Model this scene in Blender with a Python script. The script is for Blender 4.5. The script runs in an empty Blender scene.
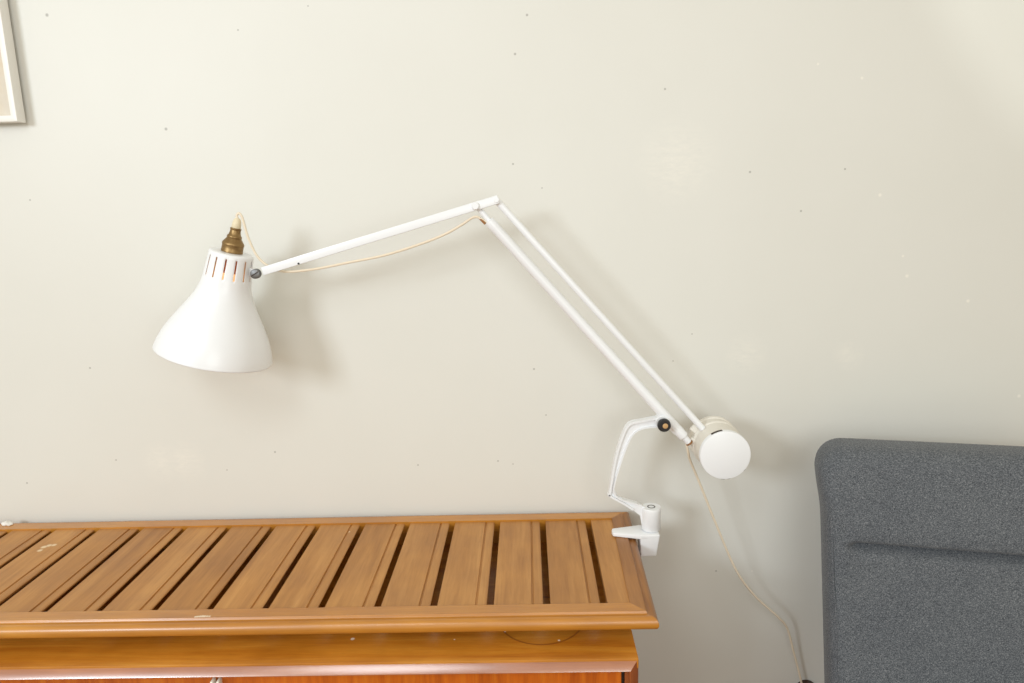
import bpy, bmesh, math, random
from mathutils import Vector, Matrix
random.seed(7)
C = bpy.context.scene.collection
V = Vector

# ------------------------------------------------------------------ helpers
def empty(name, loc, label, cat, group=None):
    o = bpy.data.objects.new(name, None); C.objects.link(o)
    o.location = loc; o.empty_display_size = .02
    o['label'] = label; o['category'] = cat
    if group: o['group'] = group
    return o

def origin(o):
    p = V((0, 0, 0))
    while o is not None:
        p = p + V(o.location); o = o.parent
    return p

def link(name, bm, mat, parent=None, smooth=True, angle=40, loc=None):
    """bm is in world coordinates; the object is stored relative to its parent"""
    base = origin(parent) if parent is not None else V((0, 0, 0))
    if loc is not None: base = V(loc)
    bmesh.ops.recalc_face_normals(bm, faces=bm.faces)
    bmesh.ops.translate(bm, vec=-base, verts=bm.verts)
    me = bpy.data.meshes.new(name); bm.to_mesh(me); bm.free()
    if smooth:
        for p in me.polygons: p.use_smooth = True
        me.set_sharp_from_angle(angle=math.radians(angle))
    o = bpy.data.objects.new(name, me); C.objects.link(o)
    me.materials.append(mat)
    if parent is not None:
        o.parent = parent
    elif loc is not None:
        o.location = loc
    return o

def bevel(bm, w, seg=2, edges=None):
    bmesh.ops.bevel(bm, geom=list(edges or bm.edges), offset=w, segments=seg, profile=.5, affect='EDGES', clamp_overlap=True)
    return bm

def box(x0, x1, y0, y1, z0, z1, bv=0, seg=2, bm=None):
    b = bmesh.new()
    vs = [b.verts.new((x, y, z)) for x in (x0, x1) for y in (y0, y1) for z in (z0, z1)]
    for f in ((0, 1, 3, 2), (4, 6, 7, 5), (0, 4, 5, 1), (2, 3, 7, 6), (0, 2, 6, 4), (1, 5, 7, 3)):
        b.faces.new([vs[i] for i in f])
    bmesh.ops.recalc_face_normals(b, faces=b.faces)
    if bv: bevel(b, bv, seg)
    return b

def join(*bms):
    me = bpy.data.meshes.new('join_temp'); out = bmesh.new()
    for b in bms:
        b.to_mesh(me); out.from_mesh(me); b.free()
    bpy.data.meshes.remove(me)
    return out

def frame_of(d):
    d = d.normalized()
    a = V((0, 1, 0)) if abs(d.y) < .9 else V((1, 0, 0))
    u = d.cross(a).normalized(); w = d.cross(u).normalized()
    return u, w

def tube(pts, r, seg=12, caps=True):
    pts = [V(p) for p in pts]
    rs = r if isinstance(r, (list, tuple)) else [r] * len(pts)
    b = bmesh.new(); rings = []
    u = None
    for i, p in enumerate(pts):
        d = (pts[min(i + 1, len(pts) - 1)] - pts[max(i - 1, 0)]).normalized()
        if u is None: u, w = frame_of(d)
        else:
            u = (u - d * u.dot(d)).normalized(); w = d.cross(u)
        rings.append([b.verts.new(p + (u * math.cos(t) + w * math.sin(t)) * rs[i]) for t in [2 * math.pi * k / seg for k in range(seg)]])
    for a, c in zip(rings, rings[1:]):
        for k in range(seg):
            b.faces.new((a[k], a[(k + 1) % seg], c[(k + 1) % seg], c[k]))
    if caps:
        b.faces.new(rings[0][::-1]); b.faces.new(rings[-1])
    return b

def lathe(base, axis, prof, seg=48, caps=True):
    """prof: list of (t along axis, radius)"""
    base = V(base); d = V(axis).normalized(); u, w = frame_of(d)
    b = bmesh.new(); rings = []
    for t, r in prof:
        rings.append([b.verts.new(base + d * t + (u * math.cos(a) + w * math.sin(a)) * r) for a in [2 * math.pi * k / seg for k in range(seg)]])
    for a, c in zip(rings, rings[1:]):
        for k in range(seg):
            b.faces.new((a[k], a[(k + 1) % seg], c[(k + 1) % seg], c[k]))
    if caps:
        b.faces.new(rings[0][::-1]); b.faces.new(rings[-1])
    return b

def spline(pts, n=8):
    """Catmull-Rom through the points"""
    P = [V(p) for p in pts]; P = [P[0] * 2 - P[1]] + P + [P[-1] * 2 - P[-2]]
    out = []
    for i in range(1, len(P) - 2):
        for k in range(n):
            t = k / n
            a, b, c, d = P[i - 1], P[i], P[i + 1], P[i + 2]
            out.append(.5 * ((2 * b) + (c - a) * t + (2 * a - 5 * b + 4 * c - d) * t * t + (3 * b - a - 3 * c + d) * t ** 3))
    out.append(P[-2]); return out

def interp(prof, n=6):
    q = spline([(t, r, 0) for t, r in prof], n)
    return [(p.x, p.y) for p in q]

def extrude_xz(outline, y0, y1, bv=0, seg=2):
    """outline: (x, z) polygon, extruded along y"""
    b = bmesh.new()
    a = [b.verts.new((x, y0, z)) for x, z in outline]; c = [b.verts.new((x, y1, z)) for x, z in outline]
    b.faces.new(a); b.faces.new(c[::-1]); n = len(a)
    for i in range(n): b.faces.new((a[i], c[i], c[(i + 1) % n], a[(i + 1) % n]))
    bmesh.ops.recalc_face_normals(b, faces=b.faces)
    if bv:
        bevel(b, bv, seg, [e for e in b.edges if abs(e.verts[0].co.y - e.verts[1].co.y) < 1e-6])
    return b

def bar(p, q, h, dpt, bv=.001, seg=2):
    """flat bar from p to q (in an x-z plane), h tall in that plane, dpt deep in y"""
    p, q = V(p), V(q); d = (q - p).normalized(); n = V((-d.z, 0, d.x))
    o = [p + n * h / 2, q + n * h / 2, q - n * h / 2, p - n * h / 2]
    return extrude_xz([(v.x, v.z) for v in o], p.y - dpt / 2, p.y + dpt / 2, bv, seg)

# ------------------------------------------------------------------ materials
def srgb(r, g, b):
    f = lambda c: (c / 255 / 12.92) if c / 255 <= .04045 else ((c / 255 + .055) / 1.055) ** 2.4
    return (f(r), f(g), f(b), 1)

class N:
    def __init__(s, name):
        s.m = bpy.data.materials.new(name); s.m.use_nodes = True
        s.t = s.m.node_tree; s.b = s.t.nodes['Principled BSDF']
    def n(s, kind, **kw):
        o = s.t.nodes.new(kind)
        for k, v in kw.items(): setattr(o, k, v)
        return o
    def l(s, a, b): s.t.links.new(a, b)
    def val(s, sock, v): sock.default_value = v
    def mix(s, fac, a, b, blend='MIX'):
        m = s.n('ShaderNodeMix', data_type='RGBA', blend_type=blend)
        for sock, v in ((m.inputs[0], fac), (m.inputs[6], a), (m.inputs[7], b)):
            if hasattr(v, 'is_linked'): s.l(v, sock)
            else: sock.default_value = v
        return m.outputs[2]
    def math(s, op, a, b=None, c=None, clamp=False):
        m = s.n('ShaderNodeMath', operation=op, use_clamp=clamp)
        for i, v in enumerate((a, b, c)):
            if v is None: continue
            if hasattr(v, 'is_linked'): s.l(v, m.inputs[i])
            else: m.inputs[i].default_value = v
        return m.outputs[0]
    def ramp(s, fac, stops):
        r = s.n('ShaderNodeValToRGB'); e = r.color_ramp.elements
        while len(e) < len(stops): e.new(.5)
        for el, (p, c) in zip(e, stops): el.position = p; el.color = c
        s.l(fac, r.inputs[0]); return r.outputs[0]
    def noise(s, vec, scale, detail=4, rough=.55, dist=0):
        t = s.n('ShaderNodeTexNoise'); s.l(vec, t.inputs['Vector'])
        t.inputs['Scale'].default_value = scale; t.inputs['Detail'].default_value = detail
        t.inputs['Roughness'].default_value = rough; t.inputs['Distortion'].default_value = dist
        return t.outputs['Fac']
    def scaled(s, vec, sc):
        m = s.n('ShaderNodeVectorMath', operation='MULTIPLY'); s.l(vec, m.inputs[0]); m.inputs[1].default_value = sc
        return m.outputs[0]
    def pos(s): return s.n('ShaderNodeNewGeometry').outputs['Position']
    def obj(s): return s.n('ShaderNodeTexCoord').outputs['Object']
    def bump(s, h, strength, dist=.001):
        b = s.n('ShaderNodeBump'); b.inputs['Strength'].default_value = strength; b.inputs['Distance'].default_value = dist
        s.l(h, b.inputs['Height']); s.l(b.outputs[0], s.b.inputs['Normal'])
    def spots(s, vec, pts, soft=.4):
        """mask that is 1 inside small round marks; pts: (point, radius)"""
        out = None
        for p, r in pts:
            d = s.n('ShaderNodeVectorMath', operation='DISTANCE'); s.l(vec, d.inputs[0]); d.inputs[1].default_value = p
            m = s.n('ShaderNodeMapRange'); s.l(d.outputs['Value'], m.inputs[0])
            m.inputs[1].default_value = r * (1 - soft); m.inputs[2].default_value = r * (1 + soft)
            m.inputs[3].default_value = 1; m.inputs[4].default_value = 0
            out = m.outputs[0] if out is None else s.math('MAXIMUM', out, m.outputs[0])
        return out

def paint(name, col, rough=.35, spec=.5, mottle=.03):
    m = N(name)
    nz = m.noise(m.pos(), 60, 3)
    dark = tuple(c * (1 - mottle) for c in col[:3]) + (1,)
    m.l(m.mix(nz, dark, col), m.b.inputs['Base Color'])
    m.b.inputs['Roughness'].default_value = rough
    m.b.inputs['Specular IOR Level'].default_value = spec
    m.bump(m.noise(m.pos(), 250, 2), .05, .0005)
    return m.m

def metal(name, col, rough=.35, dirt=None):
    m = N(name)
    nz = m.noise(m.pos(), 120, 4)
    m.l(m.mix(nz, dirt or tuple(c * .6 for c in col[:3]) + (1,), col), m.b.inputs['Base Color'])
    m.b.inputs['Metallic'].default_value = 1; m.b.inputs['Roughness'].default_value = rough
    return m.m

def wood(name, dark, mid, light, axis, rough=.4, grain=1.0, coat=0, spots=None, spot_col=None, extra=None):
    """axis: the grain direction, 0 x / 1 y / 2 z"""
    m = N(name)
    co = m.pos()
    rnd = m.n('ShaderNodeObjectInfo').outputs['Random']
    off = m.n('ShaderNodeCombineXYZ'); m.l(m.math('MULTIPLY', rnd, 9.0), off.inputs[0]); m.l(m.math('MULTIPLY', rnd, 5.0), off.inputs[1]); m.l(m.math('MULTIPLY', rnd, 3.0), off.inputs[2])
    ad = m.n('ShaderNodeVectorMath', operation='ADD'); m.l(co, ad.inputs[0]); m.l(off.outputs[0], ad.inputs[1])
    v = ad.outputs[0]
    sc = [1, 1, 1]; sc[axis] = .07
    st = m.scaled(v, tuple(sc))
    fine = m.noise(st, 260 * grain, 5, .6, .2)
    broad = m.noise(st, 28 * grain, 4, .55, 1.2)
    blot = m.noise(v, 9, 3, .5)
    c = m.ramp(broad, [(.28, dark), (.5, mid), (.75, light)])
    f2 = m.ramp(fine, [(.32, (.78, .73, .68, 1)), (.6, (1, 1, 1, 1))])
    c = m.mix(.55, c, f2, 'MULTIPLY')
    b2 = m.ramp(blot, [(.3, (.80, .76, .72, 1)), (.65, (1.0, 1.0, 1.0, 1))])
    c = m.mix(.8, c, b2, 'MULTIPLY')
    rv = m.ramp(rnd, [(0, (.88, .86, .84, 1)), (1, (1, 1, 1, 1))])
    c = m.mix(1, c, rv, 'MULTIPLY')
    if extra: c = extra(m, c)
    if spots: c = m.mix(m.spots(co, spots, .35), c, spot_col)
    m.l(c, m.b.inputs['Base Color'])
    rr = m.math('MULTIPLY_ADD', blot, .25, rough - .12)
    m.l(rr, m.b.inputs['Roughness'])
    m.b.inputs['Coat Weight'].default_value = coat; m.b.inputs['Coat Roughness'].default_value = .27
    m.bump(fine, .12, .0006)
    return m.m

def wall_material():
    m = N('cream_wall_paint'); p = m.pos()
    blot = m.noise(p, 3.2, 4, .55)
    c = m.mix(blot, srgb(218, 218, 211), srgb(224, 224, 218))
    # faint rubbed scuffs; the largest spot paints lamp glare into the wall colour
    sc = m.noise(m.scaled(p, (1, 1, 2.5)), 40, 5, .7)
    scm = m.spots(p, [((.32, 0, 1.52), .055), ((-.855, 0, .881), .03), ((-.80, 0, .883), .03), ((.475, 0, 1.10), .03), ((.70, 0, 1.095), .022)], .8)
    scm = m.math('MULTIPLY', scm, m.math('MULTIPLY_ADD', sc, 2.2, -.75, clamp=True))
    c = m.mix(m.math('MULTIPLY', scm, .55), c, srgb(243, 240, 230))
    dk = [((.0113, 1.8176), 2.2), ((-.0151, 1.7437), 2.2), ((.2916, 1.6657), 2), ((-.0254, 1.525), 1.9), ((.0346, 1.4738), 1.4),
          ((-.9727, 1.8502), 3.0), ((-.754, 1.6182), 2.8), ((-.5813, 1.8085), 1.6), ((-.4333, 1.8495), 1.4), ((-1.0673, 1.4804), 1.7), ((-.9898, 1.1071), 2.0),
          ((-.9602, .8883), 1.7), ((-1.1775, .8366), 1.9), ((-.5891, .8996), 2.0), ((-.7046, .8585), 1.4), ((-.2621, .8612), 1.7), ((-.0784, .8669), 1.8),
          ((-.0443, .8589), 1.4), ((.0087, 1.0806), 2.0), ((.0333, .9736), 1.5), ((.3162, 1.0914), 1.4), ((.4712, 1.494), 2.1), ((.6684, 1.4943), 1.9),
          ((.5812, 1.4103), 2.0), ((.3568, 1.1511), 1.4), ((.4237, .5846), 2.0)]
    c = m.mix(m.math('MULTIPLY', m.spots(p, [((x, 0, z), r * .001) for x, z, r in [(a[0], a[1], b) for a, b in dk]], .5), .5), c, srgb(92, 84, 74))
    wt = [((.802, 1.3094), 2.2), ((.8137, 1.2663), 3), ((.9481, 1.2087), 3), ((1.079, .9935), 3.2), ((.6014, 1.7046), 2), ((.692, 1.6746), 2.4), ((.7446, 1.4388), 3), ((.5074, .583), 1.8)]
    c = m.mix(m.math('MULTIPLY', m.spots(p, [((x, 0, z), r * .001) for x, z, r in [(a[0], a[1], b) for a, b in wt]], .6), .7), c, srgb(245, 242, 233))
    m.l(c, m.b.inputs['Base Color'])
    m.b.inputs['Roughness'].default_value = .42
    m.b.inputs['Specular IOR Level'].default_value = .3
    h = m.math('ADD', m.noise(m.scaled(p, (1, 1, .6)), 45, 4, .5), m.math('MULTIPLY', m.noise(p, 6, 2), .6))
    m.bump(h, .10, .002)
    return m.m

def fabric_material():
    m = N('grey_tweed'); p = m.obj()
    a = m.noise(m.scaled(p, (1, 1, 3)), 330, 3, .7); b = m.noise(m.scaled(p, (3, 3, 1)), 330, 3, .7); blot = m.noise(p, 11, 4)
    w = m.math('ADD', m.math('MULTIPLY', a, .5), m.math('MULTIPLY', b, .5))
    c = m.ramp(w, [(.37, srgb(52, 55, 60)), (.5, srgb(92, 96, 101)), (.63, srgb(146, 149, 152))])
    c = m.mix(.5, c, m.ramp(blot, [(.32, (.80, .81, .84, 1)), (.68, (1, 1, 1, 1))]), 'MULTIPLY')
    m.l(c, m.b.inputs['Base Color'])
    m.b.inputs['Roughness'].default_value = .95; m.b.inputs['Specular IOR Level'].default_value = .1
    m.b.inputs['Sheen Weight'].default_value = .15
    m.bump(w, .5, .0015)
    return m.m

def picture_material():
    m = N('faded_print'); p = m.pos()
    n1 = m.noise(p, 7, 5, .6, .6); n2 = m.noise(p, 90, 3, .6)
    c = m.ramp(n1, [(.3, srgb(206, 178, 138)), (.5, srgb(214, 203, 184)), (.7, srgb(202, 201, 196))])
    c = m.mix(m.math('MULTIPLY', n2, .25), c, srgb(176, 160, 136))
    m.l(c, m.b.inputs['Base Color']); m.b.inputs['Roughness'].default_value = .5
    return m.m

WHITE = paint('white_enamel', (.85, .87, .895, 1), .28, .5, .02)
CREAMPAINT = paint('off_white_enamel', (.80, .77, .70, 1), .42, .4, .08)
INSIDE = paint('reflector_cream', (.85, .74, .56, 1), .5)
BRASS = metal('aged_brass', srgb(168, 142, 100), .46, srgb(128, 100, 64))
STEEL = metal('dull_steel', srgb(150, 150, 150), .5, srgb(96, 96, 97))
COPPER = paint('warm_brass_skirt', srgb(214, 132, 72), .5)
BLACK = paint('black_bakelite', srgb(34, 34, 36), .4)
BROWN = paint('brown_bakelite', srgb(62, 34, 24), .35)
TAN = paint('tan_fibre', srgb(196, 158, 108), .6)
GRIP = paint('cream_cord_grip', srgb(226, 214, 184), .5)
CORD = paint('cream_flex', srgb(235, 222, 200), .6, .3, .08)
RUST = paint('rusty_bush', srgb(150, 104, 60), .7)
GAP = paint('dark_gap', srgb(60, 48, 40), .8)
BULB = paint('pearl_bulb', (.85, .82, .75, 1), .3)
BULB.node_tree.nodes['Principled BSDF'].inputs['Emission Color'].default_value = (1, .50, .18, 1)
BULB.node_tree.nodes['Principled BSDF'].inputs['Emission Strength'].default_value = .8
FRAME = paint('white_picture_frame', (.84, .83, .79, 1), .4)
ART = picture_material()
FABRIC = fabric_material()
WALL = wall_material()
PULL = paint('ivory_pull', (.85, .80, .70, 1), .35)

chips = [((-.590, -.4250, .75), .0012), ((-1.0542, -.1590, .7465), .005), ((-1.0556, -.1433, .7465), .006), ((-1.049, -.1367, .7465), .0055), ((-1.0393, -.1348, .7465), .005),
         ((-.5965, -.4257, .75), .0022), ((-.5930, -.4252, .75), .0024), ((-.5890, -.4248, .75), .0026), ((-.5848, -.4244, .75), .0028), ((-.5810, -.4246, .75), .0026), ((-.5765, -.4247, .75), .0022), ((-.5723, -.4248, .75), .002), ((-.4069, -.0959, .7465), .003)]
chips_body = [((-.3271, -.4115, .6932), .0034), ((-.2031, -.3922, .6932), .002), ((-.145, -.4176, .6932), .0014), ((-.0564, -.3962, .6932), .0016), ((.0389, -.4246, .6932), .002)]
SLATW = {1: wood('worn_slat_wood', srgb(176, 124, 68), srgb(194, 140, 78), srgb(208, 155, 92), 1, .5, .8, 0, chips, srgb(226, 202, 166))}
RAILX = wood('rail_wood', srgb(188, 122, 34), srgb(202, 136, 42), srgb(212, 150, 54), 0, .46, .8, .8, chips, srgb(232, 214, 186))
RAILY = wood('end_rail_wood', srgb(150, 98, 46), srgb(166, 112, 54), srgb(180, 126, 66), 1, .4, .8, .15)
def ring_stain(m, c):
    p = m.pos()
    d = m.n('ShaderNodeVectorMath', operation='DISTANCE'); m.l(p, d.inputs[0]); d.inputs[1].default_value = (.009, -.360, .6932)
    a = m.math('ABSOLUTE', m.math('SUBTRACT', d.outputs['Value'], .076))
    ms = m.n('ShaderNodeMapRange'); m.l(a, ms.inputs[0]); ms.inputs[1].default_value = .0008; ms.inputs[2].default_value = .0026; ms.inputs[3].default_value = .7; ms.inputs[4].default_value = 0
    c = m.mix(ms.outputs[0], c, srgb(120, 66, 22))
    inn = m.n('ShaderNodeMapRange'); m.l(d.outputs['Value'], inn.inputs[0]); inn.inputs[1].default_value = .069; inn.inputs[2].default_value = .077; inn.inputs[3].default_value = .22; inn.inputs[4].default_value = 0
    return m.mix(inn.outputs[0], c, srgb(196, 140, 48))
TOPW = wood('varnished_cabinet_top', srgb(186, 112, 24), srgb(206, 134, 38), srgb(220, 154, 56), 0, .42, 1.3, .2, chips_body, srgb(240, 225, 205), ring_stain)
MOULDX = wood('moulding_wood', srgb(140, 74, 34), srgb(172, 100, 52), srgb(188, 118, 66), 0, .36, 1, 1.0)
MOULDX.node_tree.nodes['Principled BSDF'].inputs['Coat IOR'].default_value = 2.0
MOULDX.node_tree.nodes['Principled BSDF'].inputs['Coat Roughness'].default_value = .22
MOULDZ = wood('stile_wood', srgb(132, 66, 28), srgb(164, 90, 44), srgb(180, 106, 58), 2, .3, 1, .4)
DOORW = wood('door_veneer', srgb(178, 82, 8), srgb(206, 104, 16), srgb(222, 128, 32), 2, .35, 1.6, .3)
CHAIRW = wood('chair_frame_wood', srgb(110, 68, 34), srgb(150, 98, 52), srgb(170, 118, 70), 2, .4)
FLOORW = wood('floor_boards', srgb(120, 84, 50), srgb(150, 110, 70), srgb(170, 130, 88), 0, .4, .5)

# ------------------------------------------------------------------ the room
w = link('wall_back', box(-2.6, 2.8, 0, .12, 0, 2.7), WALL, smooth=False); w['kind'] = 'structure'
fl = link('floor', box(-2.6, 2.8, -3.6, .12, -.08, 0), FLOORW, smooth=False); fl['kind'] = 'structure'

# ------------------------------------------------------------------ picture on the wall
pf = empty('picture_frame', (-1.26, -.001, 1.639), 'white framed beige picture hanging on the wall, cut off at top left', 'picture')
x0, x1, z0, z1, fw = -1.4645, -1.0450, 1.6390, 2.159, .0125
def quad_frame(x0, x1, z0, z1, fw, ya, yb, yin):
    b = bmesh.new()
    o = [(x0, z0), (x1, z0), (x1, z1), (x0, z1)]; i = [(x0 + fw, z0 + fw), (x1 - fw, z0 + fw), (x1 - fw, z1 - fw), (x0 + fw, z1 - fw)]
    of = [b.verts.new((x, ya, z)) for x, z in o]; ob = [b.verts.new((x, yb, z)) for x, z in o]
    fi = [b.verts.new((x, ya, z)) for x, z in i]; ib = [b.verts.new((x, yin, z)) for x, z in i]
    for k in range(4):
        j = (k + 1) % 4
        b.faces.new((of[k], of[j], fi[j], fi[k])); b.faces.new((of[k], ob[k], ob[j], of[j])); b.faces.new((fi[k], fi[j], ib[j], ib[k])); b.faces.new((ob[k], ib[k], ib[j], ob[j]))
    bmesh.ops.recalc_face_normals(b, faces=b.faces)
    bevel(b, .0008, 2, [e for e in b.edges if all(abs(v.co.y - ya) < 1e-5 for v in e.verts)])
    return b
link('frame', quad_frame(x0, x1, z0, z1, fw, -.034, -.008, -.012), FRAME, pf)
link('hanger', box(-1.29, -1.23, -.0085, -.0002, 2.10, 2.13), CHAIRW, pf, smooth=False)
link('bumper', lathe((-1.07, -.0085, 1.655), (0, 1, 0), [(0, .004), (.0083, .004)], 16), BLACK, pf)
link('bumper', lathe((-1.45, -.0085, 1.655), (0, 1, 0), [(0, .004), (.0083, .004)], 16), BLACK, pf)
link('print', box(x0 + fw, x1 - fw, -.020, -.014, z0 + fw, z1 - fw), ART, pf, smooth=False)

# ------------------------------------------------------------------ cabinet
TZ = .6932
CX0, CX1, CY0, CY1 = -1.262, .1695, -.480, -.012
cab = empty('cabinet', ((CX0 + CX1) / 2, -.25, 0), 'varnished brown wooden cabinet under the slatted rack, with inset doors', 'cabinet')
# carcass
DZ0 = .10
link('carcass', join(box(CX0 + .012, CX0 + .030, CY0 + .016, CY1, .06, TZ - .018), box(CX1 - .030, CX1 - .006, CY0 + .016, CY1, .06, TZ - .018),
                     box(CX0 + .03, CX1 - .03, CY0 + .03, CY1, .06, .08), box(CX0 + .03, CX1 - .03, CY1 - .012, CY1, .08, TZ - .018)), MOULDZ, cab, smooth=False)
b = box(CX0, CX1, CY0 + .001, CY1, TZ - .018, TZ); bevel(b, .0015, 2)
link('top', b, TOPW, cab)
# mitred front moulding: outer edge chamfered, then rounded towards the doors
def mould(pts3a, pts3b):
    b = bmesh.new(); a = [b.verts.new(p) for p in pts3a]; c = [b.verts.new(p) for p in pts3b]; n = len(a)
    for i in range(n): b.faces.new((a[i], c[i], c[(i + 1) % n], a[(i + 1) % n]))
    b.faces.new(a[::-1]); b.faces.new(c); return b
prof = [(.000, CY0 + .014), (.000, CY0 + .0050), (.0006, CY0 + .0034), (.0016, CY0 + .0022), (.0144, CY0 - .0088), (.0154, CY0 - .0092), (.0163, CY0 - .0086), (.0168, CY0 - .0060), (.0168, CY0 + .003), (.0228, CY0 + .004), (.0228, CY0 + .014)]
zt, zb = TZ - .001, DZ0
corner = lambda d, y, sx, sz: ((CX1 - d) if sx else (CX0 + d), y, (zt - d) if sz else (zb + d))
mt = lambda s0, s1: mould([corner(d, y, *s0) for d, y in prof], [corner(d, y, *s1) for d, y in prof])
link('top_moulding', mt((0, 1), (1, 1)), MOULDX, cab); link('bottom_moulding', mt((0, 0), (1, 0)), MOULDX, cab)
link('side_moulding', mt((1, 0), (1, 1)), MOULDZ, cab); link('side_moulding', mt((0, 0), (0, 1)), MOULDZ, cab)
link('plinth', box(CX0 + .05, CX1 - .05, CY0 + .05, CY1 - .02, 0, .06), MOULDX, cab, smooth=False)
link('shadow_gap_strip', box(CX1 - .0280, CX1 - .0232, CY0 + .012, CY0 + .03, DZ0 + .017, TZ - .019), GAP, cab, smooth=False)  # dark strips colour in the shadow gap between side moulding and door
link('shadow_gap_strip', box(CX0 + .0232, CX0 + .0280, CY0 + .012, CY0 + .03, DZ0 + .017, TZ - .019), GAP, cab, smooth=False)
mid = -.5452
for a, c, px in ((CX0 + .0285, mid - .0008, mid - .0052), (mid + .0008, CX1 - .0285, mid + .0052)):
    d = link('door', box(a, c, CY0 + .004, CY0 + .022, DZ0 + .0235, TZ - .0180, .0008), DOORW, cab, smooth=False)
    pb = box(px - .0026, px + .0026, CY0 - .010, CY0 + .0045, .545, .668, .0018, 3)
    link('pull', pb, PULL, d)

# ------------------------------------------------------------------ slatted rack on the cabinet
SZ = .750
RX1, RX0 = .2135, -1.318
YB, YF = -.012, -.450           # outer back and front
YSB, YSF = -.0600, -.4025       # slat ends
rack = empty('slatted_rack', ((RX0 + RX1) / 2, -.235, TZ), 'long brown wooden slatted rack lying on top of the cabinet', 'rack')
# rail section as (fraction outward from the inner edge, z): flat top, small step, round bead, flat underside
rp = [(0, SZ - .026), (0, SZ), (.56, SZ), (.575, SZ - .0010), (.590, SZ - .0040), (.605, SZ - .0046)]
for k in range(0, 11):
    t = math.radians(115 - 205 * k / 10)
    rp.append((.77 + .23 * math.cos(t), SZ - .0150 + .0115 * math.sin(t)))
rp += [(.60, SZ - .0265)]
XI1, XI0 = .1695, RX0 + .031
def rc(d, z, sx, sf):
    x = XI1 + (-.004 if sf else .004) + d * (RX1 - XI1 + (-.001 if sf else .001)) if sx else XI0 - d * (XI0 - RX0)
    y = YSF - d * (YSF - YF) if sf else YSB + d * (YB - YSB)
    return (x, y, z)
rl = lambda s0, s1: mould([rc(d, z, *s0) for d, z in rp], [rc(d, z, *s1) for d, z in rp])
link('front_rail', rl((0, 1), (1, 1)), RAILX, rack, angle=50); link('back_rail', rl((0, 0), (1, 0)), RAILX, rack, angle=50)
link('end_rail', rl((1, 0), (1, 1)), RAILY, rack, angle=50); link('end_rail', rl((0, 0), (0, 1)), RAILY, rack, angle=50)
# slats: a wide flat board, a groove, then a narrow rounded strip along the right edge
ST = SZ - .0035
def slat(xl, xr):
    pr = [(xl, ST - .018), (xl, ST - .0008), (xl + .0008, ST)]
    if xr - xl > .06:
        g = xr - .0185
        pr += [(g - .0022, ST), (g - .0013, ST - .0030), (g + .0008, ST - .0030), (g + .0024, ST - .0006), (g + .006, ST - .0004), (g + .0125, ST - .0006), (g + .0165, ST - .0010), (xr, ST - .0022), (xr, ST - .0042), (g + .003, ST - .0060), (g + .003, ST - .018)]
    else:
        pr += [(xr - .0008, ST), (xr, ST - .0008), (xr, ST - .018)]
    return extrude_xz(pr, YSF - .004, YSB + .004)
gaps = [-.8885 + .1009 * i for i in range(-4, 11)]
edges = [(XI0 - .003, gaps[0] - .0065)] + [(gaps[i] + .0065, gaps[i + 1] - .0065) for i in range(len(gaps) - 1)] + [(gaps[-1] + .0065, XI1 + .006)]
for a, c in edges:
    link('slat', slat(a, c), SLATW[1], rack, angle=25)
link('back_cleat', box(RX0 + .05, RX1 - .05, -.058, -.030, TZ, SZ - .0266), RAILX, rack, smooth=False)
for xx in (-1.141, -.535, .071):
    link('batten', box(xx - .018, xx + .018, -.365, -.09, TZ, ST - .0181), RAILY, rack, smooth=False)

# little flake of white paint on the back rail
b = bmesh.new(); bmesh.ops.create_icosphere(b, subdivisions=3, radius=1)
for v in b.verts:
    k = 1 + .25 * math.sin(5 * v.co.x + 2) * math.cos(4 * v.co.y)
    v.co = V((v.co.x * .011 * k - .004 * v.co.z, v.co.y * .007 * k, max(v.co.z, -.5) * .006 * (1 + .3 * math.sin(7 * v.co.x))))
bmesh.ops.translate(b, vec=(-1.211, -.037, SZ + .003), verts=b.verts)
fk = link('paint_flake', b, FRAME, loc=(-1.211, -.037, SZ)); fk['label'] = 'small white paint flake on the back rail of the rack at far left'; fk['category'] = 'flake'

# ------------------------------------------------------------------ clamp lamp
L = -.14
lamp = empty('clamp_lamp', (.2468, L, SZ), 'white jointed counterweight lamp clamped to the right end of the slatted rack', 'lamp')

# clamp: jaw resting on the end rail, block over the edge, lower jaw below
jb = bmesh.new()
plan = [(.1655, -.150), (.1640, -.138), (.1665, -.128), (.224, -.118), (.252, -.120), (.262, -.140), (.258, -.163), (.222, -.166)]
lo = [jb.verts.new((x, y, SZ + .0006)) for x, y in plan]; hi = [jb.verts.new((x, y, SZ + (.0085 if x < .2 else .0105))) for x, y in plan]
jb.faces.new(lo[::-1]); jb.faces.new(hi)
for i in range(len(plan)): jb.faces.new((lo[i], lo[(i + 1) % len(plan)], hi[(i + 1) % len(plan)], hi[i]))
bmesh.ops.recalc_face_normals(jb, faces=jb.faces); bevel(jb, .0016, 2)
blk = bmesh.new()
q = [[(.2205, -.166), (.2205, -.124), (.262, -.124), (.262, -.165)], [(.2220, -.160), (.2220, -.116), (.256, -.118), (.256, -.158)]]
a = [blk.verts.new((x, y, SZ + .0095)) for x, y in q[0]]; c = [blk.verts.new((x, y, .708)) for x, y in q[1]]
blk.faces.new(a); blk.faces.new(c[::-1])
for i in range(4): blk.faces.new((a[i], c[i], c[(i + 1) % 4], a[(i + 1) % 4]))
bmesh.ops.recalc_face_normals(blk, faces=blk.faces); bevel(blk, .003, 3)
link('clamp_jaw', join(jb, blk, box(.176, .244, -.152, -.124, .7085, .7160, .002)), WHITE, lamp)
link('clamp_screw', join(lathe((.186, L, .7165), (0, 0, 1), [(0, .006), (.0050, .006), (.0066, .005)], 16), lathe((.186, L, .7045), (0, 0, 1), [(0, .009), (.004, .009)], 16)), STEEL, lamp)

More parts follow.
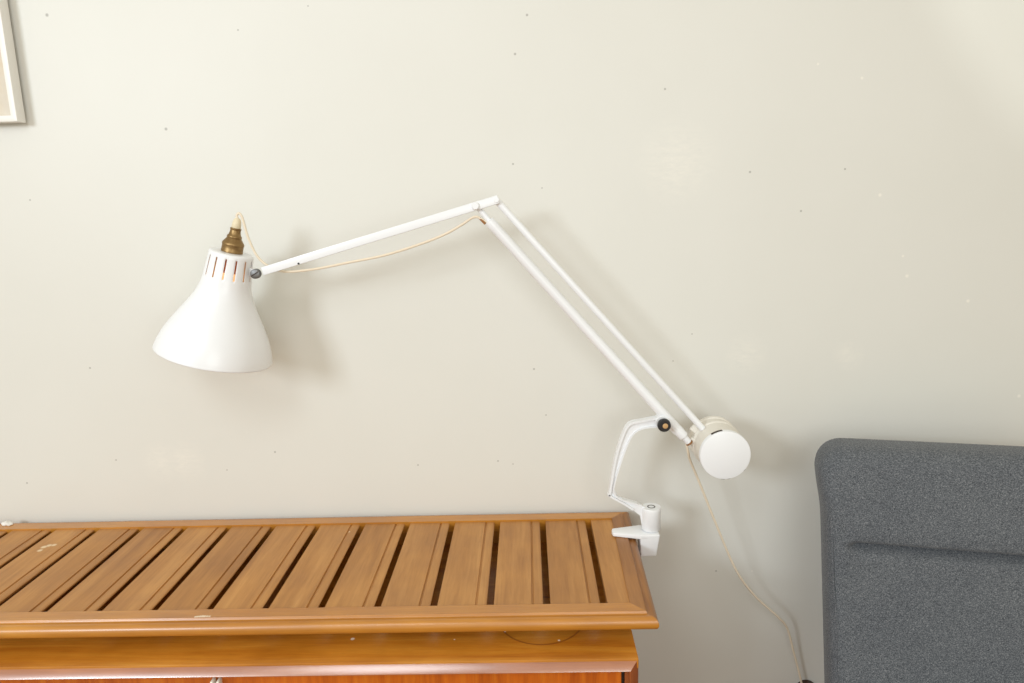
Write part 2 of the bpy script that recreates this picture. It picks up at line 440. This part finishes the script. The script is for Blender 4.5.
# cast bracket: socket cylinder and a bent arm of tee section rising to the joint
out = [(.2592, 1.0084), (.2276, 1.0029), (.1990, .9958), (.1838, .9683), (.1691, .9170), (.1580, .8478), (.1580, .8388), (.1850, .8222), (.2070, .8070), (.2230, .7940), (.2262, .7760), (.2300, .7620),
       (.2340, .7620), (.2340, .8115), (.2180, .8205), (.1885, .8300), (.1745, .8390), (.1690, .8560), (.1812, .9030), (.1985, .9535), (.2122, .9755), (.2322, .9845), (.2595, .9862)]
def strip(pts, th, hw):
    """band of thickness th on the right-hand side of a polyline in x-z"""
    P = [V((p[0], 0, p[1])) for p in pts]; q = []
    for i, p in enumerate(P):
        t = (P[min(i + 1, len(P) - 1)] - P[max(i - 1, 0)]).normalized()
        q.append(p + V((t.z, 0, -t.x)) * -th)
    b = bmesh.new(); rows = []
    for p, k in zip(P, q):
        rows.append([b.verts.new(c) for c in ((p.x, L - hw, p.z), (p.x, L + hw, p.z), (k.x, L + hw, k.z), (k.x, L - hw, k.z))])
    for a, c in zip(rows, rows[1:]):
        for i in range(4): b.faces.new((a[i], a[(i + 1) % 4], c[(i + 1) % 4], c[i]))
    b.faces.new(rows[0][::-1]); b.faces.new(rows[-1]); return b
rim = [(p.x, p.z) for p in spline([(x, 0, z) for x, z in out[:9]], 3)]
inn = [(p.x, p.z) for p in spline([(x, 0, z) for x, z in out[14:]], 3)]
web = extrude_xz(out, L - .0035, L + .0035); bmesh.ops.triangulate(web, faces=[f for f in web.faces if len(f.verts) > 4])
link('bracket', join(web, strip(rim, .0042, .0085),
                     strip(inn, .0028, .0075),
                     lathe((.2468, L, SZ + .0115), (0, 0, 1), [(0, .0180), (.002, .0196), (.040, .0200), (.0478, .0206), (.0500, .0196)], 40),
                     lathe((.2655, L - .012, .9985), (0, 1, 0), [(0, .0125), (.001, .0135), (.023, .0135), (.024, .0125)], 28)), WHITE, lamp)
link('socket_ring', lathe((.2468, L, .8105), (0, 0, 1), [(0, .0085), (.0016, .0083), (.0016, .0062), (0, .0060)], 28, caps=False), STEEL, lamp)

# pivot knob with tan centre
kn = link('pivot_knob', lathe((.2660, L - .036, .9985), (0, 1, 0), [(0, .0105), (.0015, .0122), (.004, .0132), (.010, .0135), (.014, .0120), (.020, .0090)], 36), BLACK, lamp)
link('knob_centre', lathe((.2672, L - .0376, .9990), (0, 1, 0), [(0, .0046), (.0006, .0054), (.004, .0054)], 24), TAN, kn)

# lower arm: necked tube with collars at both ends
pin = V((-.0950, L, 1.4405)); lt = V((-.0722, L, 1.4110)); lb = V((.3118, L, .9640))
d = (lb - lt).normalized()
link('lower_arm', join(tube([pin, lt + d * .004], .0056, 16), lathe(lt, d, [(-.0015, .0085), (0, .0105), (.014, .0108), (.016, .0103), ((lb - lt).length - .020, .0103), ((lb - lt).length - .018, .0108), ((lb - lt).length - .001, .0104), ((lb - lt).length, .009)], 24),
                       tube([lb - d * .003, lb + d * .016], .0068, 16), extrude_xz([(.2745, 1.0075), (.2700, .9990), (.2850, .9760), (.2930, .9690), (.2985, .9700), (.3040, .9740)], L - .005, L + .005, .002)), WHITE, lamp)
link('cord_bush', join(tube([V((-.0905, L - .003, 1.4180)), V((-.0800, L - .003, 1.4065))], .0026, 10), tube([lb + d * .0165, lb + d * .0195], .0078, 14)), RUST, lamp)
# slim bar alongside, keeping the head level
link('parallel_arm', join(tube([V((-.0545, L, 1.4480)), V((.350, L - .001, .9805))], .0068, 18)), WHITE, lamp)
# upper arm: flat rectangular bar
ua, ub = V((-.5225, L - .009, 1.3266)), V((-.0525, L - .009, 1.4530))
du = (ub - ua).normalized()
link('upper_arm', join(bar(ua, ub, .0165, .010, .0022, 2)), WHITE, lamp)
link('elbow_pin', lathe((-.0973, L - .0185, 1.4414), (0, 1, 0), [(0, .0062), (.0012, .0074), (.0045, .0078), (.025, .0078)], 28), WHITE, lamp)
link('end_pin', lathe((-.0565, L - .0155, 1.4515), (0, 1, 0), [(0, .0045), (.001, .0055), (.018, .0055)], 20), WHITE, lamp)
link('rivet', lathe((-.4485, L - .0152, 1.3404), (0, 1, 0), [(0, .0014), (.0004, .0020), (.004, .0020)], 12), BLACK, lamp)

# counterweight drum
DC = V((.3818, 0, .9432)); R_ = .0498
dr = link('counterweight', lathe(DC + V((0, -.190, 0)), (0, 1, 0), [(0, .0470), (.001, .0480), (.030, .0482), (.052, .0486), (.0535, .0502), (.058, .0508), (.0605, .0500), (.0615, .0482), (.082, .0482), (.0835, .0500), (.092, .0504), (.0935, .0480)], 72), CREAMPAINT, lamp)
link('end_cap', lathe(DC + V((0, -.2005, 0)), (0, 1, 0), [(0, .0478), (.0006, .0492), (.0020, R_), (.0120, R_), (.0122, .0478)], 72), WHITE, dr)
def arc_mark(a0, a1, r, y0, y1, th=.0012):
    pts = [math.radians(a0 + (a1 - a0) * k / 10) for k in range(11)]
    o = [(DC.x + (r + th) * math.cos(t), DC.z + (r + th) * math.sin(t)) for t in pts] + [(DC.x + (r - .002) * math.cos(t), DC.z + (r - .002) * math.sin(t)) for t in reversed(pts)]
    return extrude_xz(o, y0, y1)
for a0, a1, th in ((97, 123, .0007), (262, 270, .0003), (276, 283, .0003), (318, 324, .0003)):
    link('notch', arc_mark(a0, a1, R_, -.1990 if th < .0005 else -.1955, -.1945 if th < .0005 else -.1890, th), GAP, dr)
link('drum_bracket', join(bar((.3265, L + .006, .9530), (.352, L + .006, .9440), .016, .012, .002), bar((.3340, L + .012, .9840), (.352, L + .012, .968), .022, .010, .002)), CREAMPAINT, lamp)

# shade: bell shape with slotted neck, axis leaning
top = V((-.5838, L, 1.3650)); ax = V((-.0622, 0, -.2212)).normalized()
SEG = 84
prof = [(-.0005, .030), (.0, .0385), (.0015, .0412), (.004, .0424)] + [(.009, .0426), (.049, .0455)] + interp([(.054, .0462), (.071, .0492), (.091, .0566), (.111, .0672), (.131, .0790), (.152, .0910), (.171, .1006), (.187, .1070), (.200, .1110), (.209, .1128)], 4) + [(.2120, .1136), (.2130, .1132)]
u_, w_ = frame_of(ax)
b = bmesh.new(); rings = []
for t, r in prof:
    rings.append([b.verts.new(top + ax * t + (u_ * math.cos(2 * math.pi * k / SEG) + w_ * math.sin(2 * math.pi * k / SEG)) * r) for k in range(SEG)])
for i, (a, c) in enumerate(zip(rings, rings[1:])):
    for k in range(SEG):
        if i == 4 and k % 6 == 0: continue            # ventilation slots
        b.faces.new((a[k], a[(k + 1) % SEG], c[(k + 1) % SEG], c[k]))
b.faces.new(rings[0])
sh = link('shade', b, WHITE, lamp, angle=60)
sh.data.materials.append(INSIDE)
md = sh.modifiers.new('thickness', 'SOLIDIFY'); md.thickness = .0012; md.offset = -1; md.material_offset = 1
# brass holder on the neck, cord grip on top, skirt and bulb inside
up = -ax
hl = link('lampholder', lathe(top, up, [(-.0005, .0185), (.0008, .0206), (.004, .0210), (.0055, .0203), (.014, .0203), (.0155, .0210), (.0185, .0208), (.0205, .0195), (.0245, .0165), (.0290, .0135), (.0305, .0142), (.0330, .0138), (.0345, .0120), (.0400, .0104), (.0450, .0098), (.0462, .0106), (.0482, .0106), (.0490, .0085)], 44), BRASS, lamp)
link('cord_grip', lathe(top, up, [(.0488, .0082), (.0500, .0090), (.0600, .0082), (.0655, .0066), (.0685, .0040)], 28), GRIP, hl)
link('inner_skirt', lathe(top, ax, [(.002, .017), (.020, .017), (.021, .019), (.040, .019), (.041, .015)], 40), COPPER, hl)
link('bulb', lathe(top, ax, interp([(.0405, .013), (.055, .016), (.075, .027), (.098, .030), (.118, .022), (.1255, .006)], 4), 32), BULB, hl)
# pivot between neck and arm
sc = link('shade_pivot', lathe((-.5355, L - .019, 1.3225), (0, 1, 0), [(0, .0082), (.0008, .0094), (.006, .0098), (.012, .0098), (.0125, .006), (.022, .006)], 32), STEEL, lamp)
link('screw_slot', bar((-.5430, L - .0192, 1.3180), (-.5280, L - .0192, 1.3270), .0018, .0012, 0), GAP, sc)
link('pivot_lug', join(bar((-.556, L - .003, 1.3265), (-.5385, L - .003, 1.3225), .016, .008, .002)), WHITE, lamp)

# cord: looping out of the holder, along the arm, inside the tube, down to the plug
g = top + up * .067
c1 = spline([g, (-.5665, L, 1.4365), (-.5617, L, 1.4402), (-.5573, L, 1.4352), (-.5548, L, 1.4255), (-.5490, L, 1.3950), (-.5385, L + .001, 1.3640), (-.5270, L + .002, 1.3460), (-.5120, L + .004, 1.3340), (-.4980, L + .006, 1.3275),
              (-.4833, L + .004, 1.3240), (-.4574, L, 1.3243), (-.4110, L, 1.3290), (-.3505, L, 1.3392), (-.2803, L, 1.3512), (-.2100, L, 1.3708), (-.1599, L - .001, 1.3888), (-.1249, L - .002, 1.4070), (-.1070, L - .003, 1.4180), (-.0965, L - .004, 1.4205), (-.0880, L - .003, 1.4160), (-.0740, L, 1.4060), (-.0500, L, 1.3890)], 8)
lowc = [(.3170, L + .002, .9540), (.3190, -.137, .9440), (.3240, -.132, .9250), (.3309, -.1200, .9040), (.3559, -.1056, .8455), (.3955, -.0933, .7474), (.4457, -.0811, .6312), (.4939, -.0689, .5599), (.5496, -.0567, .5017), (.5783, -.0444, .4631), (.5994, -.0340, .3978), (.6255, -.026, .3080), (.6290, -.026, .2900)]
link('cord', tube(c1 + spline([(.150, L, 1.152)] + [lb - d * .02] + lowc, 8), .0025, 10), CORD, lamp)
link('plug', lathe((.646, -.045, .2715), (0, 1, 0), [(0, .012), (.002, .018), (.010, .0225), (.036, .0240), (.0445, .0245)], 36), BROWN, lamp)

# ------------------------------------------------------------------ chair
yaw = math.radians(-12.6); rec = math.radians(14.2)
CR = Matrix.Rotation(yaw, 4, 'Z')
CP = V((.5825, -.1420, 0))                    # rear left foot of the upholstered back, seen from the front
ch = empty('lounge_chair', (.80, -.45, 0), 'grey tweed upholstered chair standing by the wall at right', 'chair')
W, BZ0, BZ1, TH = .56, .36, .9505, .105
def cw(x, y, z): return CP + CR @ V((x, y, z))   # chair space: x right, -y forward
def back_mesh():
    b = bmesh.new(); NU, NV = 80, 190
    def outline(u, v):
        """u,v in -1..1 -> x,z with rounded corners"""
        r = .055
        hx, hz = W / 2, (BZ1 - BZ0) / 2
        x, z = u * hx, v * hz
        cx, cz = max(abs(x) - (hx - r), 0), max(abs(z) - (hz - r), 0)
        if cx > 0 and cz > 0:
            m = max(cx, cz); L_ = math.hypot(cx, cz); k = m / L_
            cx *= k; cz *= k
            x = math.copysign(hx - r + cx, x); z = math.copysign(hz - r + cz, z)
        return x, z
    grid = {}
    for side in (0, 1):
        for i in range(NU + 1):
            for j in range(NV + 1):
                u = math.sin((2 * i / NU - 1) * math.pi / 2) * .5 + (2 * i / NU - 1) * .5
                v = math.sin((2 * j / NV - 1) * math.pi / 2) * .25 + (2 * j / NV - 1) * .75
                border = i in (0, NU) or j in (0, NV)
                x, z = outline(u, v)
                e = max(abs(u), abs(v) if abs(v) > .8 else 0)
                du_ = (1 - abs(u)) * W / 2; dv_ = (1 - abs(v)) * (BZ1 - BZ0) / 2
                dd = min(du_, dv_) if True else 0
                rr = .030
                k = math.sqrt(max(0, 1 - (1 - min(dd / rr, 1)) ** 2))
                y = -TH / 2 * (.35 + .65 * k) if side == 0 else TH / 2 * (.35 + .65 * k)
                if side == 0:
                    zz = BZ0 + (z + (BZ1 - BZ0) / 2)
                    zc = BZ1 - .1790
                    fade = min(1, max(0, (W / 2 - .034 - abs(x)) / .03))
                    fade = fade * fade * (3 - 2 * fade)
                    s = zz - zc
                    y -= .010 * math.exp(-((s - .075) / .07) ** 2)
                    if s >= 0: y += fade * (.022 * math.exp(-(s / .007) ** 2) - .006 * math.exp(-((s - .03) / .03) ** 2))
                    else: y += fade * (.022 * math.exp(-(s / .010) ** 2) + .004 * math.exp(-(s / .05) ** 2))
                z2 = z + (BZ1 - BZ0) / 2
                grid[side, i, j] = (x, y, z2)
    vs = {}
    for key, (x, y, z) in grid.items():
        s, i, j = key
        flare = 1.0 + .012 * math.exp(-((z - .56) / .06) ** 2) * 1
        X = (x * flare) + W / 2
        # soft swelling forward of the upper part
        zz = z; yy = y + zz * math.tan(rec) - (BZ1 - BZ0) * math.tan(rec)
        q_ = min(1, max(0, (.53 - zz) / .09)); q_ = q_ * q_ * (3 - 2 * q_)
        X += (1 - 2 * X / W) * (.006 * q_ + .020 * (1 - zz / (BZ1 - BZ0)))
        vs[key] = b.verts.new(cw(X, yy, BZ0 + zz))
    for s in (0, 1):
        for i in range(NU):
            for j in range(NV):
                b.faces.new([vs[s, i, j], vs[s, i + 1, j], vs[s, i + 1, j + 1], vs[s, i, j + 1]])
    rim = [(i, 0) for i in range(NU)] + [(NU, j) for j in range(NV)] + [(i, NV) for i in range(NU, 0, -1)] + [(0, j) for j in range(NV, 0, -1)]
    for k in range(len(rim)):
        a, c = rim[k], rim[(k + 1) % len(rim)]
        b.faces.new([vs[(0,) + a], vs[(1,) + a], vs[(1,) + c], vs[(0,) + c]])
    return b
link('backrest', back_mesh(), FABRIC, ch, angle=75)
def cbox(x0, x1, y0, y1, z0, z1, bv, seg=3):
    b = box(x0, x1, y0, y1, z0, z1, bv, seg)
    for v in b.verts: v.co = cw(*v.co)
    return b
lf = []
for k in range(25):
    lf.append((.017 + .006 * min(1, max(0, (14.5 - k) / 4)) + .020 * (1 - (k + 1.3) / 27), BZ0 + .03 + (BZ1 - BZ0 - .09) * k / 24))
for k in range(1, 9):
    t = math.pi - math.pi / 2 * k / 8; lf.append((.060 + .043 * math.cos(t), BZ1 - .060 + .043 * math.sin(t)))
for k in range(1, 20): lf.append((.060 + (W - .12) * k / 19, BZ1 - .017))
link('seam', tube([cw(x, (z - BZ1) * math.tan(rec) - TH / 2 * .93, z) for x, z in lf], .0022, 8), FABRIC, ch)
link('seat', cbox(.01, W - .01, -.72, -.20, .32, .44, .035, 5), FABRIC, ch)
link('seat_frame', cbox(.0, W, -.70, -.10, .27, .32, .006), CHAIRW, ch)
for sx, yy in ((.03, -.61), (W - .03, -.61), (.03, -.08), (W - .03, -.08)):
    b = tube([cw(sx, yy, .275), cw(sx + (.02 if sx > .2 else -.02), yy + (.03 if yy > -.3 else -.03), 0)], [.021, .014], 16)
    link('leg', b, CHAIRW, ch)

# ------------------------------------------------------------------ light
def area(name, loc, target, size, power, col, sy=None):
    d = bpy.data.lights.new(name, 'AREA'); d.shape = 'RECTANGLE' if sy else 'DISK'; d.size = size
    if sy: d.size_y = sy
    d.energy = power; d.color = col
    o = bpy.data.objects.new(name, d); C.objects.link(o); o.location = loc
    o.rotation_euler = (V(target) - V(loc)).to_track_quat('-Z', 'Y').to_euler(); return o
area('window_light', (-2.6, -3.6, 2.35), (-.3, 0, 1.2), .95, 74, (.84, .92, 1), .8)
area('flash_bounce', (-.75, -2.3, 2.65), (0, 0, 1.2), .8, 11, (.90, .95, 1))
area('soft_fill', (.50, -2.5, 1.55), (0, 0, 1.0), 1.1, 11.5, (.92, .97, 1))
sp = bpy.data.lights.new('corner_patch_spot', 'SPOT'); sp.energy = 26; sp.spot_size = math.radians(50.6); sp.spot_blend = .035; sp.shadow_soft_size = .05; sp.color = (.95, 1, .96)  # added spot, its cone edge draws the bright patch at the wall's top right
so = bpy.data.objects.new('corner_patch_spot', sp); C.objects.link(so); so.location = (1.75, -2.2, 2.3)
so.rotation_euler = (V((1.73, 0, 2.32)) - V(so.location)).to_track_quat('-Z', 'Y').to_euler()
wd = bpy.data.worlds.new('room_light'); bpy.context.scene.world = wd; wd.use_nodes = True
wd.node_tree.nodes['Background'].inputs[0].default_value = (1, .905, .72, 1)
wd.node_tree.nodes['Background'].inputs[1].default_value = .72

# ------------------------------------------------------------------ camera
cam = bpy.data.cameras.new('camera'); co = bpy.data.objects.new('camera', cam); C.objects.link(co)
cam.sensor_width = 36; cam.lens = 36 * 720 / 1024; cam.clip_start = .02
m = Matrix(((.99940881, .02443808, .02418291), (.01902097, .19291472, -.98103115), (-.02863976, .98091115, .19233583)))
co.matrix_world = Matrix.Translation((0, -1.56, 1.45)) @ m.to_4x4()
bpy.context.scene.camera = co
vs_ = bpy.context.scene.view_settings
vs_.view_transform = 'Standard'; vs_.look = 'None'; vs_.gamma = 1; vs_.use_curve_mapping = False
vs_.exposure = 0
